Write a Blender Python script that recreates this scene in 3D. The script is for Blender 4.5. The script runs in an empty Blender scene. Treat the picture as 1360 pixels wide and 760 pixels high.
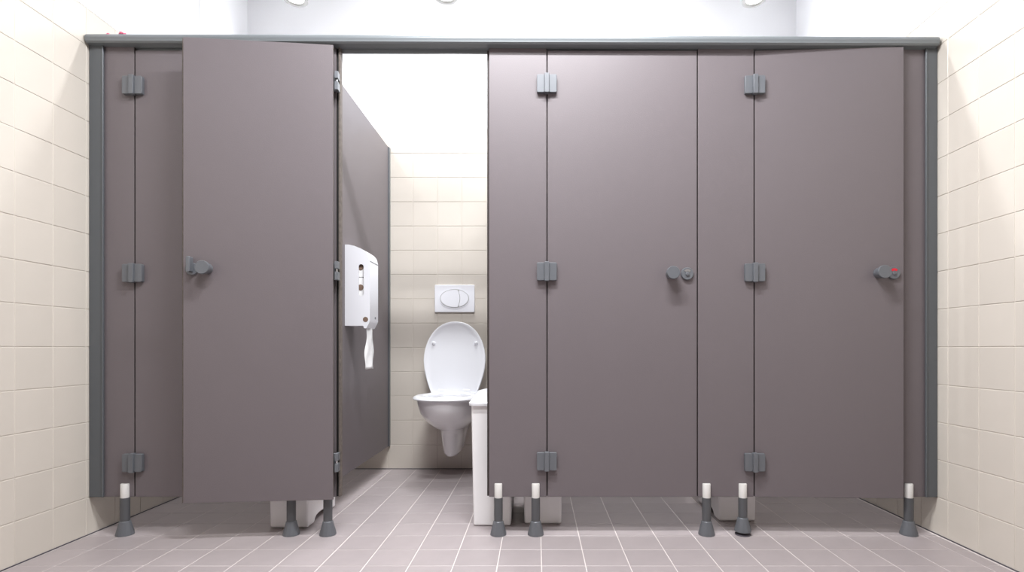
import bpy, bmesh, math, random
from mathutils import Vector, Matrix
random.seed(7)
C = bpy.context.scene.collection
S = bpy.context.scene
PI = math.pi

# ---------------------------------------------------------------- camera
CAM_Z = 0.752
cd = bpy.data.cameras.new('camera'); cam = bpy.data.objects.new('camera', cd); C.objects.link(cam)
cam.location = (0, 0, CAM_Z); cam.rotation_euler = (PI/2, 0, 0)
cd.sensor_width = 36; cd.lens = 730/1360*36
cd.shift_x = -33/1360; cd.shift_y = 83/1360
cd.clip_start = 0.02
S.camera = cam

# ---------------------------------------------------------------- world, lights, exposure
w = bpy.data.worlds.new('world'); S.world = w; w.use_nodes = True
w.node_tree.nodes['Background'].inputs[0].default_value = (1, 1, 1, 1)
w.node_tree.nodes['Background'].inputs[1].default_value = 0.0
S.view_settings.view_transform = 'Standard'; S.view_settings.look = 'None'
S.view_settings.gamma = 1; S.view_settings.use_curve_mapping = False
S.view_settings.exposure = 0.0
S.cycles.use_denoising = True
S.cycles.max_bounces = 10; S.cycles.diffuse_bounces = 7
S.cycles.caustics_reflective = False; S.cycles.caustics_refractive = False

CEIL = 3.30
def area(name, loc, sx, sy, power, col=(1, 1, 1)):
    l = bpy.data.lights.new(name, 'AREA'); l.shape = 'RECTANGLE'; l.size = sx; l.size_y = sy
    l.energy = power; l.color = col
    o = bpy.data.objects.new(name, l); C.objects.link(o); o.location = loc
    return o
REAR_L = (-0.4, 0.35, CEIL-0.045); FRONT_L = (0.0, 1.47, 2.705); BACK_L = (-0.05, 2.67, CEIL-0.045)
area('front_light', FRONT_L, 1.1, 0.10, 76, (0.965, 0.98, 1.0))
area('cubicle_light', BACK_L, 1.6, 0.12, 40, (0.95, 0.975, 1.0))
area('rear_fill_light', REAR_L, 0.8, 0.12, 58, (0.97, 0.98, 1.0))  # added fill that brightens the toilet lid and lower back wall

# ---------------------------------------------------------------- materials
def mat(name, col, rough=0.5, metal=0.0, spec=0.5, var=0.0, bump=None, coat=0.0, emit=None, mottle=None):
    m = bpy.data.materials.new(name); m.use_nodes = True
    nt = m.node_tree; n = nt.nodes; l = nt.links; b = n['Principled BSDF']
    def lin(c): return tuple((x/12.92 if x <= 0.04045 else ((x+0.055)/1.055)**2.4) for x in [v/255 for v in c])
    c = lin(col) + (1,)
    b.inputs['Base Color'].default_value = c
    b.inputs['Roughness'].default_value = rough; b.inputs['Metallic'].default_value = metal
    b.inputs['Specular IOR Level'].default_value = spec
    if coat: b.inputs['Coat Weight'].default_value = coat; b.inputs['Coat Roughness'].default_value = 0.08
    tc = n.new('ShaderNodeTexCoord')
    src = None
    if mottle:
        sc, amt = mottle
        no = n.new('ShaderNodeTexNoise'); no.inputs['Scale'].default_value = sc; no.inputs['Detail'].default_value = 5
        l.new(tc.outputs['Object'], no.inputs['Vector'])
        mr = n.new('ShaderNodeMapRange'); mr.inputs[1].default_value = 0.3; mr.inputs[2].default_value = 0.7
        mr.inputs[3].default_value = 1-amt; mr.inputs[4].default_value = 1+amt
        l.new(no.outputs['Fac'], mr.inputs[0]); src = mr.outputs[0]
    if var:
        oi = n.new('ShaderNodeObjectInfo')
        mr = n.new('ShaderNodeMapRange'); mr.inputs[3].default_value = 1-var; mr.inputs[4].default_value = 1+var
        l.new(oi.outputs['Random'], mr.inputs[0])
        if src:
            mu = n.new('ShaderNodeMath'); mu.operation = 'MULTIPLY'
            l.new(src, mu.inputs[0]); l.new(mr.outputs[0], mu.inputs[1]); src = mu.outputs[0]
        else: src = mr.outputs[0]
    if src:
        vm = n.new('ShaderNodeVectorMath'); vm.operation = 'SCALE'; vm.inputs[0].default_value = c[:3]
        l.new(src, vm.inputs['Scale']); l.new(vm.outputs[0], b.inputs['Base Color'])
    if bump:
        sc, st, dist = bump
        no = n.new('ShaderNodeTexNoise'); no.inputs['Scale'].default_value = sc; no.inputs['Detail'].default_value = 3
        l.new(tc.outputs['Object'], no.inputs['Vector'])
        bp = n.new('ShaderNodeBump'); bp.inputs['Strength'].default_value = st; bp.inputs['Distance'].default_value = dist
        l.new(no.outputs['Fac'], bp.inputs['Height']); l.new(bp.outputs[0], b.inputs['Normal'])
    if emit:
        b.inputs['Emission Color'].default_value = (1, 1, 1, 1); b.inputs['Emission Strength'].default_value = emit
    return m
M = dict(
    plaster=mat('white_plaster', (240, 241, 244), 0.85, bump=(90, 0.15, 0.001)),
    farwall=mat('grey_brown_far_wall', (112, 104, 104), 0.7),
    ceil=mat('ceiling_paint', (238, 238, 238), 0.9),
    walltile=mat('cream_wall_tile', (209, 202, 192), 0.22, var=0.022, mottle=(6, 0.015), bump=(9, 0.12, 0.002)),
    wallgrout=mat('pale_wall_grout', (206, 199, 190), 0.9),
    floortile=mat('mauve_floor_tile', (161, 152, 153), 0.34, var=0.03, mottle=(14, 0.035), bump=(30, 0.12, 0.001)),
    floorgrout=mat('pale_floor_grout', (214, 206, 203), 0.9),
    panel=mat('taupe_laminate', (106, 99, 102), 0.46, spec=0.42, mottle=(2.5, 0.012), bump=(260, 0.25, 0.0012)),
    core=mat('brown_laminate_core', (98, 90, 84), 0.7, mottle=(70, 0.22)),
    gap_shade=mat('black_gap_shade', (28, 26, 26), 0.7),  # black paints in the shade of the gap beside the open door
    core_shaded=mat('shaded_laminate_edge', (62, 54, 52), 0.7, mottle=(70, 0.2)),  # darker copy of core, puts gap shade into the closed edges
    alu=mat('grey_coated_rail', (112, 117, 120), 0.36, 0.1),
    channel=mat('slate_grey_channel', (92, 96, 100), 0.35, 0.2),
    hinge=mat('grey_hinge_nylon', (100, 103, 108), 0.4, 0.1, bump=(300, 0.1, 0.0005)),
    steel=mat('bright_steel', (205, 207, 210), 0.2, 0.9),
    foot=mat('dark_grey_foot', (80, 81, 84), 0.45),
    white_cap=mat('white_cap_plastic', (206, 204, 201), 0.45),
    ceramic=mat('white_ceramic', (247, 247, 249), 0.09, spec=0.6, coat=0.4),
    seat=mat('white_seat_plastic', (238, 239, 243), 0.2),
    plastic=mat('white_dispenser_plastic', (232, 233, 238), 0.28),
    bin=mat('ivory_bin_plastic', (238, 237, 238), 0.4),
    paper=mat('white_paper', (240, 240, 240), 0.9, bump=(60, 0.5, 0.003)),
    hollow=mat('brown_cardboard_core', (120, 98, 84), 0.8),
    dark=mat('dark_sealant', (84, 80, 88), 0.6),
    red=mat('red_indicator', (205, 25, 50), 0.3),
    pink=mat('pink_paper', (240, 120, 150), 0.8),
    lamp=mat('grey_lamp_housing', (190, 190, 188), 0.35, 0.4),
    lens=mat('lamp_lens', (240, 240, 235), 0.4, emit=1.3),
)

# ---------------------------------------------------------------- helpers
def link(name, bm, mats, parent=None, smooth=False, bevel=0, seg=2, sharp=None):
    bmesh.ops.recalc_face_normals(bm, faces=bm.faces[:])
    me = bpy.data.meshes.new(name); bm.to_mesh(me); bm.free()
    for m_ in (mats if isinstance(mats, (list, tuple)) else [mats]): me.materials.append(m_)
    o = bpy.data.objects.new(name, me); C.objects.link(o)
    if parent: o.parent = parent
    if smooth or bevel:
        for p in me.polygons: p.use_smooth = True
        if not smooth or sharp:
            me.set_sharp_from_angle(angle=math.radians(sharp or 35))
    if bevel:
        b = o.modifiers.new('bevel', 'BEVEL'); b.width = bevel; b.segments = seg; b.limit_method = 'ANGLE'
        b.angle_limit = math.radians(35); b.harden_normals = True
    return o
def tag(o, label=None, cat=None, group=None, kind=None):
    if label: o['label'] = label
    if cat: o['category'] = cat
    if group: o['group'] = group
    if kind: o['kind'] = kind
    return o
def thing(name, label, cat, loc=(0, 0, 0), rz=0, group=None):
    o = bpy.data.objects.new(name, None); C.objects.link(o)
    o.empty_display_size = 0.1; o.location = loc; o.rotation_euler = (0, 0, rz)
    return tag(o, label, cat, group)
def dup_tree(o, parent=None):
    c = o.copy(); C.objects.link(c)
    if parent: c.parent = parent
    for ch in o.children: dup_tree(ch, c)
    return c
def bx(bm, x0, x1, y0, y1, z0, z1, mi=0):
    v = [bm.verts.new(p) for p in ((x0,y0,z0),(x1,y0,z0),(x1,y1,z0),(x0,y1,z0),(x0,y0,z1),(x1,y0,z1),(x1,y1,z1),(x0,y1,z1))]
    fs = []
    for f in ((0,1,2,3),(4,7,6,5),(0,4,5,1),(1,5,6,2),(2,6,7,3),(3,7,4,0)):
        fc = bm.faces.new([v[i] for i in f]); fc.material_index = mi; fs.append(fc)
    return fs
def box(name, dims, m, parent=None, bevel=0, seg=2):
    bm = bmesh.new(); bx(bm, *dims); return link(name, bm, m, parent, bevel=bevel, seg=seg)
def prism(bm, pts, a0, a1, axis='x', mi=0):
    """extrude a 2D outline; axis x: pts=(y,z); y: pts=(x,z); z: pts=(x,y)"""
    def P(p, a): return {'x': (a, p[0], p[1]), 'y': (p[0], a, p[1]), 'z': (p[0], p[1], a)}[axis]
    A = [bm.verts.new(P(p, a0)) for p in pts]; B = [bm.verts.new(P(p, a1)) for p in pts]
    n = len(pts); fs = [bm.faces.new(A), bm.faces.new(B[::-1])]
    for i in range(n): fs.append(bm.faces.new((A[i], B[i], B[(i+1) % n], A[(i+1) % n])))
    for f in fs: f.material_index = mi
    return fs
def rings(bm, rs, cap0=True, cap1=True, mi=0):
    V = [[bm.verts.new(p) for p in r] for r in rs]; n = len(V[0])
    for a, b in zip(V, V[1:]):
        for i in range(n):
            bm.faces.new((a[i], a[(i+1) % n], b[(i+1) % n], b[i])).material_index = mi
    if cap0: bm.faces.new(V[0][::-1]).material_index = mi
    if cap1: bm.faces.new(V[-1]).material_index = mi
def lathe(bm, prof, center=(0, 0, 0), axis='z', n=32, flute=None, mi=0):
    """prof = [(radius, height)]"""
    rs = []
    for r, h in prof:
        ring = []
        for i in range(n):
            a = 2*PI*i/n
            rr = r*(1 + (flute(r, i) if flute else 0))
            u, v = rr*math.cos(a), rr*math.sin(a)
            p = (u, v, h) if axis == 'z' else (u, h, v)
            ring.append(tuple(center[k]+p[k] for k in range(3)))
        rs.append(ring)
    rings(bm, rs, mi=mi)

# ---------------------------------------------------------------- room shell
XL, XR, YB, YF = -1.808, 1.618, 3.428, -2.2
TZ = 14*0.1515           # tile height
GR = 0.0018              # grout recess
T = 0.1515; TH = 0.008
def wall(name, x0, x1, y0, y1, gx=0, gy=0):
    """slab: grout zone recessed below TZ, plaster above"""
    bm = bmesh.new()
    bx(bm, x0, x1, y0, y1, TZ, CEIL, 0)
    a0, a1, b0, b1 = x0, x1, y0, y1
    if gx > 0: a0 = x0+GR
    if gx < 0: a1 = x1-GR
    if gy > 0: b0 = y0+GR
    if gy < 0: b1 = y1-GR
    bx(bm, a0, a1, b0, b1, -0.1, TZ, 1)
    o = link(name, bm, [M['plaster'], M['wallgrout']]); tag(o, kind='structure'); return o
wl = wall('wall_left', XL-0.1, XL, YF, YB+0.1, gx=-1)
wr = wall('wall_right', XR, XR+0.1, YF, YB+0.1, gx=1)
wb = wall('wall_back', XL, XR, YB, YB+0.1, gy=1)
tag(box('wall_front', (XL, XR, YF-0.1, YF, -0.1, CEIL), M['farwall']), kind='structure')
tag(box('ceiling', (XL-0.1, XR+0.1, YF-0.1, YB+0.1, CEIL, CEIL+0.1), M['ceil']), kind='structure')
fl = tag(box('floor', (XL-0.1, XR+0.1, YF-0.1, YB+0.1, -0.1, -0.0012), M['floorgrout']), kind='structure')

def tile_bm(bm, w_, h_, off=(0, 0), ch=0.0012, th=TH):
    """tile in local xz, front face at y=0 looking to -y, body behind"""
    x0, z0 = off; x1, z1 = x0+w_, z0+h_
    A = [bm.verts.new(p) for p in ((x0+ch,0,z0+ch),(x1-ch,0,z0+ch),(x1-ch,0,z1-ch),(x0+ch,0,z1-ch))]
    B = [bm.verts.new(p) for p in ((x0,ch,z0),(x1,ch,z0),(x1,ch,z1),(x0,ch,z1))]
    D = [bm.verts.new(p) for p in ((x0,th,z0),(x1,th,z0),(x1,th,z1),(x0,th,z1))]
    bm.faces.new(A)
    for P, Q in ((A, B), (B, D)):
        for i in range(4): bm.faces.new((P[i], Q[i], Q[(i+1) % 4], P[(i+1) % 4]))
tcache = {}
def tile_mesh(w_, h_, m, ch):
    k = (round(w_, 4), round(h_, 4), m.name)
    if k not in tcache:
        bm = bmesh.new(); tile_bm(bm, w_, h_, ch=ch); bmesh.ops.recalc_face_normals(bm, faces=bm.faces[:])
        me = bpy.data.meshes.new('tile'); bm.to_mesh(me); bm.free(); me.materials.append(m); tcache[k] = me
    return tcache[k]
def lay(parent, us, vs, place, rot, m, single, gap=0.003, ch=0.0012, jit=0.0):
    """us, vs: sorted joint positions; place(u,v)->location; single(u,v) True when its own object"""
    rest = bmesh.new(); nrest = 0
    for i in range(len(us)-1):
        for j in range(len(vs)-1):
            w_, h_ = us[i+1]-us[i]-gap, vs[j+1]-vs[j]-gap
            if w_ < 0.004 or h_ < 0.004: continue
            u, v = us[i]+gap/2, vs[j]+gap/2
            if single(us[i], vs[j]):
                o = bpy.data.objects.new('tile', tile_mesh(w_, h_, m, ch)); C.objects.link(o); o.parent = parent
                o.location = place(u, v); o.rotation_euler = rot
                if jit:
                    o.rotation_euler = (rot[0]+random.gauss(0, jit), rot[1]+random.gauss(0, jit*0.3), rot[2]+random.gauss(0, jit))
            else:
                b2 = bmesh.new(); tile_bm(b2, w_, h_, ch=ch)
                mx = Matrix.Translation(place(u, v)) @ __import__('mathutils').Euler(rot).to_matrix().to_4x4()
                b2.transform(mx); tm = bpy.data.meshes.new('tmp'); b2.to_mesh(tm); b2.free()
                rest.from_mesh(tm); bpy.data.meshes.remove(tm); nrest += 1
    if nrest:
        o = link('tile_field', rest, m, parent); o['kind'] = 'stuff'
    else: rest.free()
def joints(a, b, origin, pitch):
    k0 = math.floor((a-origin)/pitch)+1; r = [a]; k = k0
    while origin+k*pitch < b-1e-6:
        if origin+k*pitch > a+0.001: r.append(origin+k*pitch)
        k += 1
    r.append(b); return r
zs = [T*k for k in range(15)]
# back wall: local x = world x, faces -y
lay(wb, joints(XL, XR, -0.773, 0.1525), zs, lambda u, v: (u, YB, v), (0, 0, 0), M['walltile'], lambda u, v: u < 1.05, jit=0.0012)
# left wall faces +x: local x -> world +y
lay(wl, joints(YF, YB, 2.204, 0.151), zs, lambda u, v: (XL, u, v), (0, 0, PI/2), M['walltile'], lambda u, v: u > 0.6, jit=0.0015)
# right wall faces -x: local x -> world -y
ry = joints(-YB, -YF, -2.163, 0.151)
lay(wr, ry, zs, lambda u, v: (XR, -u, v), (0, 0, -PI/2), M['walltile'], lambda u, v: u < -0.7, jit=0.0015)
# floor: local x -> world x, local z -> world +y, face up
lay(fl, joints(XL+0.007, XR-0.012, 0.016, 0.153), joints(YF, YB-0.004, 2.205, 0.152), lambda u, v: (u, v, 0), (-PI/2, 0, 0),
    M['floortile'], lambda u, v: v > 1.58, gap=0.0032, ch=0.0008, jit=0.0008)
# sealant beads where walls meet the floor
for n_, dims in (('trim_1', (XL, XL+0.004, YF, YB, 0, 0.004)), ('trim_2', (XR-0.004, XR, YF, YB, 0, 0.004)), ('trim_3', (XL, XR, YB-0.004, YB, 0, 0.004))):
    tag(box(n_, dims, M['dark'], bevel=0.002, seg=1), kind='structure')
# plaster pier edge on the left wall behind the cubicle front
tag(box('trim_4', (XL, XL+0.004, YB-0.49, YB, TZ, CEIL), M['plaster']), kind='structure')

# ---------------------------------------------------------------- luminaires
def strip_light(loc, L, label):
    t = thing('ceiling_luminaire', label, 'lamp', (loc[0], loc[1], loc[2]+0.045))
    bm = bmesh.new()
    for s in (-1, 1): bx(bm, -L/2, L/2, s*0.07-0.01, s*0.07+0.01, -0.05, 0)
    for s in (-1, 1): bx(bm, s*(L/2+0.005)-0.005, s*(L/2+0.005)+0.005, -0.08, 0.08, -0.05, 0)
    bx(bm, -L/2, L/2, -0.06, 0.06, -0.02, 0)
    link('housing', bm, M['lamp'], t)
    drop = CEIL-loc[2]-0.045
    if drop > 0.01:
        for s in (-1, 1):
            bm = bmesh.new(); lathe(bm, [(0.006, -0.002), (0.006, drop-0.012), (0.03, drop-0.01), (0.03, drop)], (s*L*0.4, 0, 0), n=16)
            link('suspension_rod', bm, M['lamp'], t, smooth=True, sharp=35)
strip_light(FRONT_L, 1.15, 'short ceiling light over the floor in front of the cubicles')
strip_light(REAR_L, 0.85, 'added unseen fill light farther out from the cubicles, over the viewer')
strip_light(BACK_L, 1.65, 'long ceiling light above the cubicles just behind their top rail')
SPOT_W = 46
def spot(x, zb, label):
    t = thing('ceiling_spotlight', label, 'lamp', (x, 3.18, CEIL), 0, 'spotlights hanging over the cubicles')
    h = zb-CEIL
    bm = bmesh.new(); lathe(bm, [(0.045, 0), (0.045, -0.015), (0.012, -0.018), (0.012, h+0.11), (0.05, h+0.10), (0.066, h+0.02), (0.066, h), (0.052, h), (0.046, h+0.012)]); link('housing', bm, M['lamp'], t, smooth=True, sharp=40)
    bm = bmesh.new(); lathe(bm, [(0.045, h+0.012), (0.045, h+0.008)]); link('lens', bm, M['lens'], t, smooth=True, sharp=40)
    l = bpy.data.lights.new('spotlight_beam', 'SPOT'); l.energy = SPOT_W; l.spot_size = math.radians(118); l.spot_blend = 0.5; l.shadow_soft_size = 0.04; l.color = (0.96, 0.98, 1.0)
    lo = bpy.data.objects.new('spotlight_beam', l); C.objects.link(lo); lo.parent = t; lo.location = (0, 0, h-0.005)
spot(-1.396, 2.766, 'round grey ceiling spotlight above the cubicle nearest the left wall')
spot(-0.526, 2.781, 'round grey ceiling spotlight above the open toilet cubicle')
spot(0.360, 2.84, 'round grey ceiling spotlight above the closed cubicle right of the open one')
spot(1.256, 2.762, 'round grey ceiling spotlight with a ringed lens above the cubicle nearest the right wall')

# ---------------------------------------------------------------- cubicle partition
PD, PT = 2.225, 0.013          # front plane and thickness of the panels
def px(x): return (x-713)/328.1
ZB, ZD = 0.151, 1.959
part = thing('toilet_partition', 'row of taupe toilet cubicle partitions with grey top rail standing on dark feet', 'partition', (0, PD, 0))
def panel(x0, x1, lipl, lipr, z1=1.978):
    bm = bmesh.new()
    fs = bx(bm, x0, x1, 0, PT, ZB, z1)
    for f in (fs[0], fs[3], fs[5]): f.material_index = 1
    if lipl: bx(bm, x0-0.009, x0+0.02, PT+0.0015, PT+0.012, ZB, z1-0.01, 1)
    if lipr: bx(bm, x1-0.02, x1+0.009, PT+0.0015, PT+0.012, ZB, z1-0.01, 1)
    return link('panel', bm, [M['panel'], M['core_shaded']], part, bevel=0.001, seg=1)
panel(px(138), px(178.2), 0, 1)
panel(px(375), px(446.5), 1, 0)
for nm, x0, x1, y0, y1, m_ in (('jamb_gap_shade', px(446.5), px(449.6), 0.0085, PT, 'gap_shade'), ('jamb_edge', px(449.6), px(452.2), 0.0, PT+0.010, 'core')):  # black strip stands in for the shaded gap, brown one is core edge
    box(nm, (x0, x1, y0, y1, ZB, 1.974), M[m_], part, bevel=0.0006, seg=1)
panel(px(649.5), px(725.8), 1, 1)
panel(px(927), px(1001), 1, 1)
panel(px(1199), px(1229), 1, 0)
# top rail: extruded profile following a very slight fall to the right
bm = bmesh.new()
prof = [(0.016, -0.052), (0.026, -0.052), (0.03, -0.012)]
for k in range(9):
    a = PI/2*k/8; prof.append((0.012+0.02*math.cos(a), -0.014+0.014*math.sin(a)) )
for k in range(1, 11):
    a = PI/2+PI*0.62*k/10; prof.append((-0.010+0.026*math.cos(a), -0.020+0.020*math.sin(a)))
prof += [(-0.034, -0.034), (-0.028, -0.040), (0.0, -0.042), (0.014, -0.042)]
prism(bm, prof, XL+0.006, XR-0.012, 'x')
for v in bm.verts: v.co.z += 2.009 - 0.0034*(v.co.x+0.1)
rail = link('top_rail', bm, M['alu'], part, smooth=True, sharp=30)
# wall channels
for x0, x1, s in ((XL+0.001, px(138.5), 1), (px(1228.5), XR-0.001, -1)):
    bm = bmesh.new(); bx(bm, x0, x1, -0.008, 0.022, ZB, 1.985)
    xe = x1 if s > 0 else x0
    bx(bm, xe-0.004, xe+0.004, -0.012, -0.004, ZB, 1.985)
    link('wall_channel', bm, M['channel'], part, bevel=0.003)
# divider panels between the cubicles
for xc in (-0.9265, -0.080, 0.760):
    bm = bmesh.new(); fs = bx(bm, xc-PT/2, xc+PT/2, 0.03, YB-PD-0.012, ZB-0.006, 2.0)
    for f in (fs[0], fs[1], fs[2], fs[4]): f.material_index = 1
    link('divider_panel', bm, [M['panel'], M['core']], part)
    bm = bmesh.new(); bx(bm, xc-0.014, xc+0.014, YB-PD-0.028, YB-PD-0.0005, ZB-0.006, 2.0)
    link('wall_channel', bm, M['channel'], part, bevel=0.002)
# feet
def foot(x, lift=0.0):
    bm = bmesh.new(); lathe(bm, [(0.0175, 0.05+lift), (0.0175, ZB-0.001)], (x, -0.004, 0), n=28)
    f = link('foot', bm, M['foot'], part, smooth=True, sharp=40)
    bm = bmesh.new()
    fl_ = lambda r, i: -0.035 if (i % 4 == 0 and r > 0.02) else 0
    lathe(bm, [(0.018, 0.056+lift), (0.0205, 0.054+lift), (0.021, 0.05+lift), (0.0325, 0.006+lift), (0.0325, 0.0+lift+0.0005)], (x, -0.004, 0), n=48, flute=fl_)
    link('foot_cone', bm, M['hinge'], f, smooth=True, sharp=25)
    bm = bmesh.new(); lathe(bm, [(0.016, ZB-0.001), (0.016, ZB+0.053), (0.0145, ZB+0.055)], (x, -0.004, 0), n=28)
    c = link('foot_cap', bm, M['white_cap'], f, smooth=True, sharp=40); c['label'] = 'white plastic cap'
    if lift:
        bm = bmesh.new()
        lathe(bm, [(0.031, 0.0005), (0.031, 0.004), (0.012, 0.006), (0.012, lift+0.004)], (x, -0.004, 0), n=28)
        g = link('levelling_disc', bm, M['dark'], f, smooth=True, sharp=40); g['label'] = 'dark levelling disc under the raised cone'
for x in (167, 387.5, 436, 662, 711.5, 938, 986, 1206): foot(px(x), 0.014 if x == 986 else 0)

# ---------------------------------------------------------------- cubicle doors
def rbox_outline(x0, x1, z0, z1, r, n=4):
    pts = []
    for cx, cz, a0 in ((x1-r, z1-r, 0), (x0+r, z1-r, 90), (x0+r, z0+r, 180), (x1-r, z0+r, 270)):
        for k in range(n+1):
            a = math.radians(a0+90*k/n); pts.append((cx+r*math.cos(a), cz+r*math.sin(a)))
    return pts
def hinge(door, z):
    bm = bmesh.new()
    for s in (-1, 1):
        x0, x1 = (-0.041, -0.010) if s < 0 else (0.008, 0.039)
        prism(bm, rbox_outline(x0, x1, z-0.036, z+0.036, 0.005), -0.016, 0.0005, 'y')
    h = link('hinge', bm, M['hinge'], door, bevel=0.0018)
    bm = bmesh.new(); prism(bm, rbox_outline(-0.0105, 0.0085, z-0.039, z+0.039, 0.003), -0.024, -0.001, 'y')
    link('knuckle', bm, M['hinge'], h, bevel=0.002)
def slab(door, x0, x1):
    bm = bmesh.new(); fs = bx(bm, x0, x1, 0, PT, ZB, ZD)
    for f in (fs[0], fs[3], fs[5]): f.material_index = 1
    return link('door_leaf', bm, [M['panel'], M['core_shaded']], door, bevel=0.001, seg=1)
def knob(door, x, z, y=0):
    bm = bmesh.new()
    lathe(bm, [(0.021, y), (0.021, y-0.006), (0.0215, y-0.02), (0.026, y-0.032), (0.0262, y-0.043), (0.0245, y-0.046)], (x, 0, z), 'y', 36)
    link('knob', bm, M['hinge'], door, smooth=True, sharp=35)
def rosette(door, x, z, m, label):
    bm = bmesh.new(); lathe(bm, [(0.0255, 0), (0.0255, -0.006), (0.0235, -0.009), (0.0232, -0.009)], (x, 0, z), 'y', 36)
    r = link('lock_rosette', bm, M['hinge'], door, smooth=True, sharp=35)
    pts = [(x+0.018*math.cos(a), z+0.018*math.sin(a)) for a in [math.radians(40+100*k/10) for k in range(11)]]
    pts += [(x+0.009*math.cos(a), z+0.009*math.sin(a)) for a in [math.radians(140-100*k/10) for k in range(11)]]
    bm = bmesh.new(); prism(bm, pts, -0.0098, -0.0085, 'y'); c = link('lock_indicator', bm, m, r); c['label'] = label
    bm = bmesh.new(); lathe(bm, [(0.0075, -0.0085), (0.0075, -0.012), (0.006, -0.013)], (x, 0, z-0.002), 'y', 20)
    link('lock_cylinder', bm, M['hinge'], r, smooth=True, sharp=35)
    bm = bmesh.new(); bx(bm, x-0.0012, x+0.0012, -0.0135, -0.0128, z-0.007, z+0.003); link('coin_slot', bm, M['dark'], r)
g = 0.0045
HZ = (1.819, 1.062, 0.297)
# far left: closed
d1 = thing('cubicle_door', 'closed cubicle door beside the left wall, half hidden behind the open door', 'door', (px(178.2)+g/2, PD, 0))
slab(d1, g/2, px(375)-px(178.2)-g*1.5)
for z in HZ: hinge(d1, z-0.006)
# third: closed
d3 = thing('cubicle_door', 'closed cubicle door just right of the open cubicle, lock showing a white indicator', 'door', (px(725.8)+g/2, PD, 0))
slab(d3, g/2, px(927)-px(725.8)-g*1.5)
for z in HZ: hinge(d3, z)
knob(d3, px(891)-d3.location.x, 1.054); rosette(d3, px(912.3)-d3.location.x, 1.054, M['steel'], 'white lock indicator')
# fourth: ajar
d4 = thing('cubicle_door', 'slightly ajar cubicle door beside the right wall, lock showing red', 'door', (px(1001)+g/2, PD, 0), math.radians(-2.6))
slab(d4, g/2, 0.588)
for z in HZ: hinge(d4, z-0.004)
knob(d4, 0.490, 1.054); rosette(d4, 0.546, 1.054, M['red'], 'red lock indicator')
# second: swung wide open, inner face to the viewer
W2 = 0.583
d2 = thing('cubicle_door', 'wide open cubicle door folded back against its neighbour, beside the open cubicle', 'door', (px(450)+0.004, PD-0.04, 0), math.radians(5.6))
bm = bmesh.new(); fs = bx(bm, -W2+0.008, -0.012, 0, PT-0.005, ZB, ZD)
for f in (fs[0], fs[3], fs[5]): f.material_index = 1
fs = bx(bm, -W2, -0.018, PT-0.005, PT+0.004, ZB, ZD, 1)
link('door_leaf', bm, [M['panel'], M['core']], d2, bevel=0.0008, seg=1)
kb = -W2+0.091
knob(d2, -W2+0.097, 1.062)
bm = bmesh.new(); lathe(bm, [(0.024, 0), (0.024, -0.007), (0.022, -0.009)], (-W2+0.042, 0, 1.060), 'y', 36)
r_ = link('latch_rosette', bm, M['hinge'], d2, smooth=True, sharp=35)
bm = bmesh.new(); prism(bm, rbox_outline(-W2+0.035, -W2+0.049, 1.045, 1.105, 0.005), -0.036, -0.008, 'y'); link('thumb_turn', bm, M['hinge'], r_, bevel=0.002)
for z in HZ:
    bm = bmesh.new()
    bx(bm, -0.006, 0.007, -0.002, 0.030, z+0.008, z+0.037); bx(bm, -0.006, 0.007, -0.002, 0.030, z-0.037, z-0.004)
    bx(bm, -0.040, -0.004, PT+0.005, 0.028, z-0.034, z+0.034)
    h = link('hinge', bm, M['hinge'], d2, bevel=0.0015)
    bm = bmesh.new(); lathe(bm, [(0.0035, z-0.03), (0.0035, z+0.038)], (0.0005, 0.008, 0), n=12)
    p_ = link('hinge_pin', bm, M['steel'], h, smooth=True, sharp=35); p_['label'] = 'bright steel pin'

# ---------------------------------------------------------------- toilet
TX = -0.498
toilet = thing('toilet', 'white wall-hung toilet with raised lid in the open cubicle', 'toilet', (TX, YB, 0))
def egg(hw, yf, yb, hb, n=48, ym=None):
    """plan outline: rounded front at yf, widest hw, narrowing to hb at yb (local y negative towards the room)"""
    ym = ym if ym is not None else yf+(yb-yf)*0.45
    pts = []
    for i in range(n):
        a = 2*PI*i/n
        c, s = math.cos(a), math.sin(a)          # s<0 front
        if s <= 0:
            x = hw*math.copysign(abs(c)**0.92, c); y = ym+(ym-yf)*s
        else:
            y = ym+(yb-ym)*min(1, abs(s)**0.85)
            k = (y-ym)/(yb-ym+1e-9); k = k*k*(3-2*k)
            x = math.copysign((hw+(hb-hw)*k)*min(1.0, abs(c)**0.35) if k < 0.999 else hb*abs(c)**0.35, c)
        pts.append((x, y))
    return pts
def eggring(z, *a, **k): return [(x, y, z) for x, y in egg(*a, **k)]
bm = bmesh.new()
outer = [(0.128, 0.024, -0.262, 0.036), (0.133, 0.040, -0.278, 0.045), (0.15, 0.051, -0.292, 0.055), (0.20, 0.059, -0.303, 0.07), (0.25, 0.064, -0.313, 0.085),
         (0.283, 0.068, -0.325, 0.10), (0.292, 0.082, -0.35, 0.11), (0.302, 0.098, -0.38, 0.115), (0.325, 0.121, -0.425, 0.125), (0.355, 0.145, -0.468, 0.14), (0.39, 0.163, -0.508, 0.15),
         (0.43, 0.173, -0.532, 0.16), (0.462, 0.177, -0.542, 0.165), (0.470, 0.173, -0.538, 0.162)]
rs = [eggring(z, hw, yf, -0.002, hb) for z, hw, yf, hb in outer]
inner = [(0.470, 0.138, -0.500, -0.19, 0.09), (0.455, 0.132, -0.492, -0.195, 0.085), (0.40, 0.115, -0.46, -0.21, 0.07), (0.33, 0.07, -0.40, -0.25, 0.04), (0.31, 0.03, -0.36, -0.29, 0.02)]
rs += [eggring(z, hw, yf, yb, hb) for z, hw, yf, yb, hb in inner]
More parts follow.
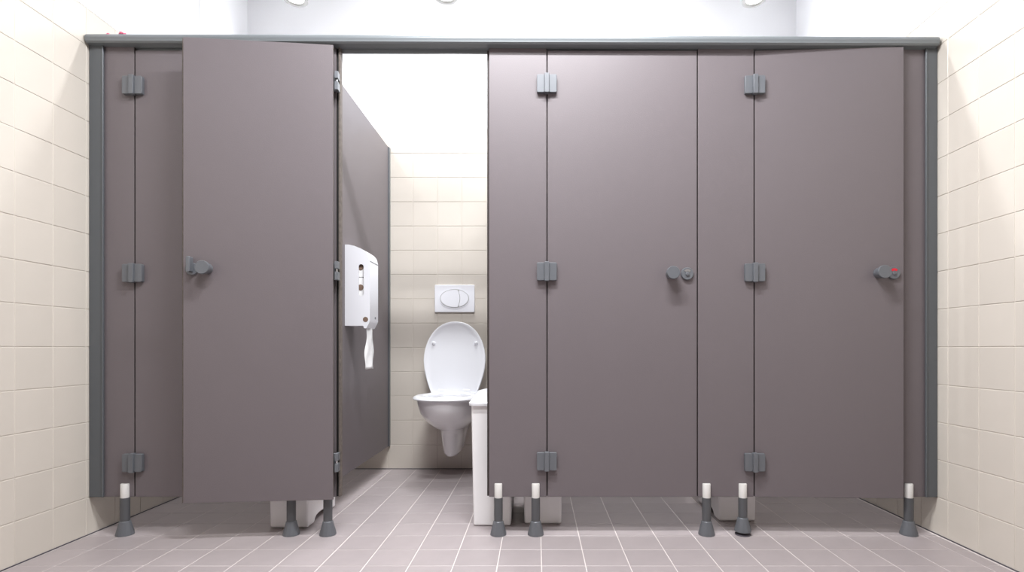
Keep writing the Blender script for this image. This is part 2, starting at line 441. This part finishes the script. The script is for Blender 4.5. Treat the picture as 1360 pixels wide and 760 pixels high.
rings(bm, rs); link('bowl', bm, M['ceramic'], toilet, smooth=True)
# seat ring
bm = bmesh.new()
o_ = dict(); YH = -0.118
rs = [eggring(0.472, 0.186, -0.556, YH, 0.12), eggring(0.477, 0.190, -0.560, YH, 0.125), eggring(0.486, 0.186, -0.556, YH-0.002, 0.12), eggring(0.4925, 0.170, -0.540, YH-0.008, 0.11),
      eggring(0.492, 0.145, -0.505, YH-0.05, 0.09), eggring(0.486, 0.130, -0.49, YH-0.06, 0.08), eggring(0.472, 0.128, -0.488, YH-0.06, 0.08)]
rings(bm, rs, False, False)
bm.verts.ensure_lookup_table(); n = 48
for i in range(n):
    bm.faces.new((bm.verts[i], bm.verts[(i+1) % n], bm.verts[6*n+(i+1) % n], bm.verts[6*n+i]))
link('seat', bm, M['seat'], toilet, smooth=True, sharp=60)
# lid, upright: outline built lying flat then tipped back
def lid_egg(hw, yf, yb, hb, ym, n=48):
    out = []
    for i in range(n):
        a = 2*PI*i/n; c, s_ = math.cos(a), math.sin(a)
        if s_ <= 0: out.append((hw*math.copysign(abs(c)**0.92, c), ym+(ym-yf)*s_))
        else:
            t = min(1, s_*1.5); y = ym+(yb-ym)*(1-(1-t)**1.5) if t < 1 else yb
            k = (y-ym)/(yb-ym); wdt = hw+(hb-hw)*k**1.8
            if t >= 1: wdt *= abs(c)/math.sqrt(1-(1/1.5)**2)
            out.append((math.copysign(wdt, c), y))
    return out
def lid_ring(sc, h):
    out = []
    for x, y in lid_egg(0.188*sc, -0.428-(sc-1)*0.2, 0.0+(1-sc)*0.2, 0.142*sc, -0.19): out.append((x, h, 0.492-y))
    return out
bm = bmesh.new()
rs = [lid_ring(0.97, 0.016), lid_ring(0.995, 0.012), lid_ring(1.0, 0.004), lid_ring(0.992, -0.004), lid_ring(0.955, -0.006), lid_ring(0.90, -0.0005), lid_ring(0.80, 0.003), lid_ring(0.4, 0.004)]
rings(bm, rs)
bm.transform(Matrix.Translation((0, YH, 0.49)) @ Matrix.Rotation(math.radians(-6), 4, 'X') @ Matrix.Translation((0, 0, -0.49)))
lid = link('lid', bm, M['seat'], toilet, smooth=True, sharp=60)
for s in (-1, 1):
    bm = bmesh.new(); bmesh.ops.create_uvsphere(bm, u_segments=16, v_segments=8, radius=0.011)
    bm.transform(Matrix.Translation((s*0.128, YH+0.028, 0.785)) @ Matrix.Scale(0.8, 4, (0, 1, 0))); link('bumper', bm, M['seat'], lid, smooth=True)
    bm = bmesh.new(); lathe(bm, [(0.013, -0.02), (0.013, 0.02)], (0, 0, 0), n=20)
    bm.transform(Matrix.Translation((s*0.075, YH+0.014, 0.497)) @ Matrix.Rotation(PI/2, 4, 'Y')); link('hinge', bm, M['seat'], toilet, smooth=True, sharp=40)

# flush plate
fp = thing('flush_plate', 'white oblong flush plate with oval two-part button above the toilet', 'flush plate', (-0.511, YB, 1.062))
bm = bmesh.new(); prism(bm, rbox_outline(-0.124, 0.124, -0.085, 0.085, 0.006), -0.014, -0.0004, 'y'); link('plate', bm, M['plastic'], fp, bevel=0.003)
def ell(cx, a, b, t0, t1, n=28): return [(cx+a*math.cos(math.radians(t0+(t1-t0)*k/n)), b*math.sin(math.radians(t0+(t1-t0)*k/n))) for k in range(n+1)]
bm = bmesh.new(); o1 = ell(0, 0.095, 0.063, 0, 360, 56)[:-1]; i1 = ell(0, 0.090, 0.058, 0, 360, 56)[:-1]
rings(bm, [[(x, -0.0141, z) for x, z in o1], [(x, -0.0165, z) for x, z in o1], [(x, -0.0165, z) for x, z in i1], [(x, -0.0141, z) for x, z in i1]], False, False)
link('button_rim', bm, M['plastic'], fp)
bm = bmesh.new(); prism(bm, i1, -0.0146, -0.013, 'y'); q_ = link('button_gap_shade', bm, M['lamp'], fp)  # grey disc colours in the shade between rim and buttons
cut = 0.022; tc_ = math.degrees(math.acos(cut/0.085))
for nm, a0, a1, sgn in (('flush_button', tc_+2, 360-tc_-2, -1), ('flush_button', -tc_+4, tc_-4, 1)):
    arc = ell(0, 0.0865, 0.0545, a0, a1); zz = arc[-1][1]; z0 = arc[0][1]
    mid = [(cut+sgn*0.0015+0.012*math.sin(PI*(k/8)) , zz+(z0-zz)*k/8) for k in range(1, 8)]
    bm = bmesh.new(); prism(bm, arc+mid, -0.019, -0.0135, 'y'); link(nm, bm, M['plastic'], fp, bevel=0.0012)

# ---------------------------------------------------------------- paper dispenser
dx, dy = -0.9195, 2.632
dp = thing('paper_dispenser', 'white two-roll toilet paper dispenser mounted on the side panel of the open cubicle', 'dispenser', (dx, dy, 0))
z0, z1 = 0.861, 1.250; dd = 0.120; wd = 0.135
prof = [(0, z0), (0, z1), (0.02, z1-0.0005), (0.045, z1-0.006), (0.075, z1-0.018), (0.1, z1-0.034), (0.113, z1-0.05), (dd, z1-0.075), (dd, z0+0.024), (dd-0.005, z0+0.012), (0.103, z0-0.011), (0.096, z0-0.013), (0.090, z0-0.009), (0.088, z0)]
# hollow cover: outline extruded, with a real window slot in the side facing the room
slot = [(x, z) for x, z in rbox_outline(0.066, 0.090, 1.002, 1.156, 0.0118, 5)]
bm = bmesh.new()
def side_with_hole(yv):
    ov = [bm.verts.new((x, yv, z)) for x, z in prof]; hv = [bm.verts.new((x, yv, z)) for x, z in slot]
    es = [bm.edges.new((ov[i], ov[(i+1) % len(ov)])) for i in range(len(ov))]+[bm.edges.new((hv[i], hv[(i+1) % len(hv)])) for i in range(len(hv))]
    bmesh.ops.triangle_fill(bm, use_beauty=True, edges=es)
    return ov, hv
A, H = side_with_hole(0.0)
iv = [bm.verts.new((x, 0.004, z)) for x, z in slot]
for i in range(len(H)): bm.faces.new((H[i], H[(i+1) % len(H)], iv[(i+1) % len(H)], iv[i]))
Bv = [bm.verts.new((x, wd, z)) for x, z in prof]
bm.faces.new(Bv)
for i in range(len(prof)): bm.faces.new((A[i], A[(i+1) % len(A)], Bv[(i+1) % len(A)], Bv[i]))
link('cover', bm, M['plastic'], dp, smooth=True, sharp=28)
for nm, zz in (('paper_roll', 1.143), ('paper_roll', 1.046)):
    bm = bmesh.new()
    ra, rb = (0.0475, 0.014)
    cx = 0.072
    for k in range(1):
        outer_ = [(cx+ra*math.cos(2*PI*i/36), 0.012, zz+ra*math.sin(2*PI*i/36)) for i in range(36)]
        inner_ = [(cx+rb*math.cos(2*PI*i/36), 0.012, zz+rb*math.sin(2*PI*i/36)) for i in range(36)]
        rings(bm, [inner_, outer_, [(x, 0.11, z) for x, _, z in outer_], [(x, 0.11, z) for x, _, z in inner_], inner_], False, False)
    r = link(nm, bm, M['paper'], dp)
    bm = bmesh.new(); lathe(bm, [(rb, 0.010), (rb, 0.109)], (cx, 0, zz), 'y', 24); link('roll_core', bm, M['hollow'], r, smooth=True, sharp=40)
# seams, lock and outlet
box('lid_seam', (dd-0.012, dd+0.0012, 0.002, wd-0.002, 1.170, 1.1715), M['hinge'], dp)
bm = bmesh.new(); lathe(bm, [(0.006, 0), (0.006, 0.003)], n=20); bm.transform(Matrix.Translation((dd-0.001, 0.085, 0.902)) @ Matrix.Rotation(PI/2, 4, 'Y')); link('lock', bm, M['alu'], dp, smooth=True, sharp=40)
bm = bmesh.new(); lathe(bm, [(0.0125, -0.0008), (0.0125, 0.001)], (0.099, 0, z0+0.030), 'y', 24)
link('painted_outlet_hole', bm, M['hollow'], dp)  # flat brown disc paints in the darkness of the outlet hole
# hanging strip of paper
bm = bmesh.new(); N = 16; fr, bk = [], []
for k in range(N+1):
    t_ = k/N; z = 0.860-t_*0.208
    cx_ = 0.098+0.003*math.sin(t_*6)+0.004*t_; tw = 0.12+0.12*t_*t_
    hwid = 0.036+0.004*math.sin(t_*11)+0.01*t_
    row = []
    for j in range(5):
        s = (j-2)/2
        row.append((cx_+s*hwid*math.sin(tw)*0.9+0.004*math.sin(j*2.3+t_*9), 0.058+s*hwid*math.cos(tw), z+0.002*math.sin(j*1.7+t_*3)))
    fr.append(row)
V = [[bm.verts.new(p) for p in r] for r in fr]
for a, b in zip(V, V[1:]):
    for j in range(4): bm.faces.new((a[j], a[j+1], b[j+1], b[j]))
o = link('paper_strip', bm, M['paper'], dp, smooth=True); sm = o.modifiers.new('t', 'SOLIDIFY'); sm.thickness = 0.001

# ---------------------------------------------------------------- sanitary bins
def make_bin(label, loc, h=0.525):
    t = thing('waste_bin', label, 'bin', loc, 0, 'white bins standing in the cubicles')
    hw, D = 0.088, 0.34
    ys = [(0.0, 0.0), (0.0, h), (D, h), (D, 0.0), (D-0.075, 0.0), (D-0.08, 0.018), (D-0.105, 0.028)]
    ys += [(0.13, 0.028), (0.10, 0.024), (0.085, 0.015), (0.078, 0.0)]
    bm = bmesh.new()
    prism(bm, ys, -hw, hw, 'x')
    for v in bm.verts:
        k = max(0, min(1, v.co.z/h)); s = 0.90+0.10*k
        v.co.x *= s; v.co.y = D/2+(v.co.y-D/2)*(0.93+0.07*k)
    link('body', bm, M['bin'], t, bevel=0.012, seg=3)
    # flared rim and sloping lid
    def rr(x, y0, y1, r, z0_, z1_):
        o = rbox_outline(-x, x, y0, y1, r, 5)
        return [(a, b, z0_+(z1_-z0_)*(b-y0)/(y1-y0)) for a, b in o]
    bm = bmesh.new()
    rings(bm, [rr(0.0885, 0.0, D, 0.02, h-0.016, h-0.016), rr(0.097, -0.012, D+0.006, 0.022, h-0.014, h-0.006), rr(0.098, -0.013, D+0.006, 0.022, h-0.004, h+0.014),
               rr(0.092, -0.004, D, 0.02, h+0.004, h+0.026), rr(0.06, 0.04, D-0.04, 0.02, h+0.018, h+0.036)])
    link('lid', bm, M['plastic'], t, smooth=True, sharp=40)
make_bin('white bin behind the far left feet, seen under the wide open door', (-1.036, 2.285, 0.0008))
make_bin('tall white lidded bin beside the toilet in the open cubicle', (-0.189, 2.312, 0.0008))
make_bin('white bin under the hinge side of the closed door right of the open cubicle', (0.026, 2.338, 0.0008))
make_bin('white bin under the ajar door beside the foot with the raised cone', (0.871, 2.378, 0.0008))

# ---------------------------------------------------------------- scraps on the rail
for i, (x, s, lab) in enumerate(((px(146), 0.8, 'smaller pink paper scrap on the left end of the grey rail'),
                                  (px(165), 1.2, 'larger crumpled pink paper scrap near the left end of the grey rail'),
                                  (px(1213), 0.5, 'tiny pink paper scrap on the right end of the grey rail'))):
    bm = bmesh.new(); bmesh.ops.create_icosphere(bm, subdivisions=2, radius=0.011*s)
    for v in bm.verts: v.co *= 1+random.uniform(-0.3, 0.3); v.co.z *= 0.45
    zmin = min(v.co.z for v in bm.verts)
    o = link('paper_scrap', bm, M['pink']); o.location = (x, PD-0.008, 2.009-0.0034*(x+0.1)-zmin-0.0005)
    tag(o, lab, 'paper', 'pink paper scraps on the top rail')
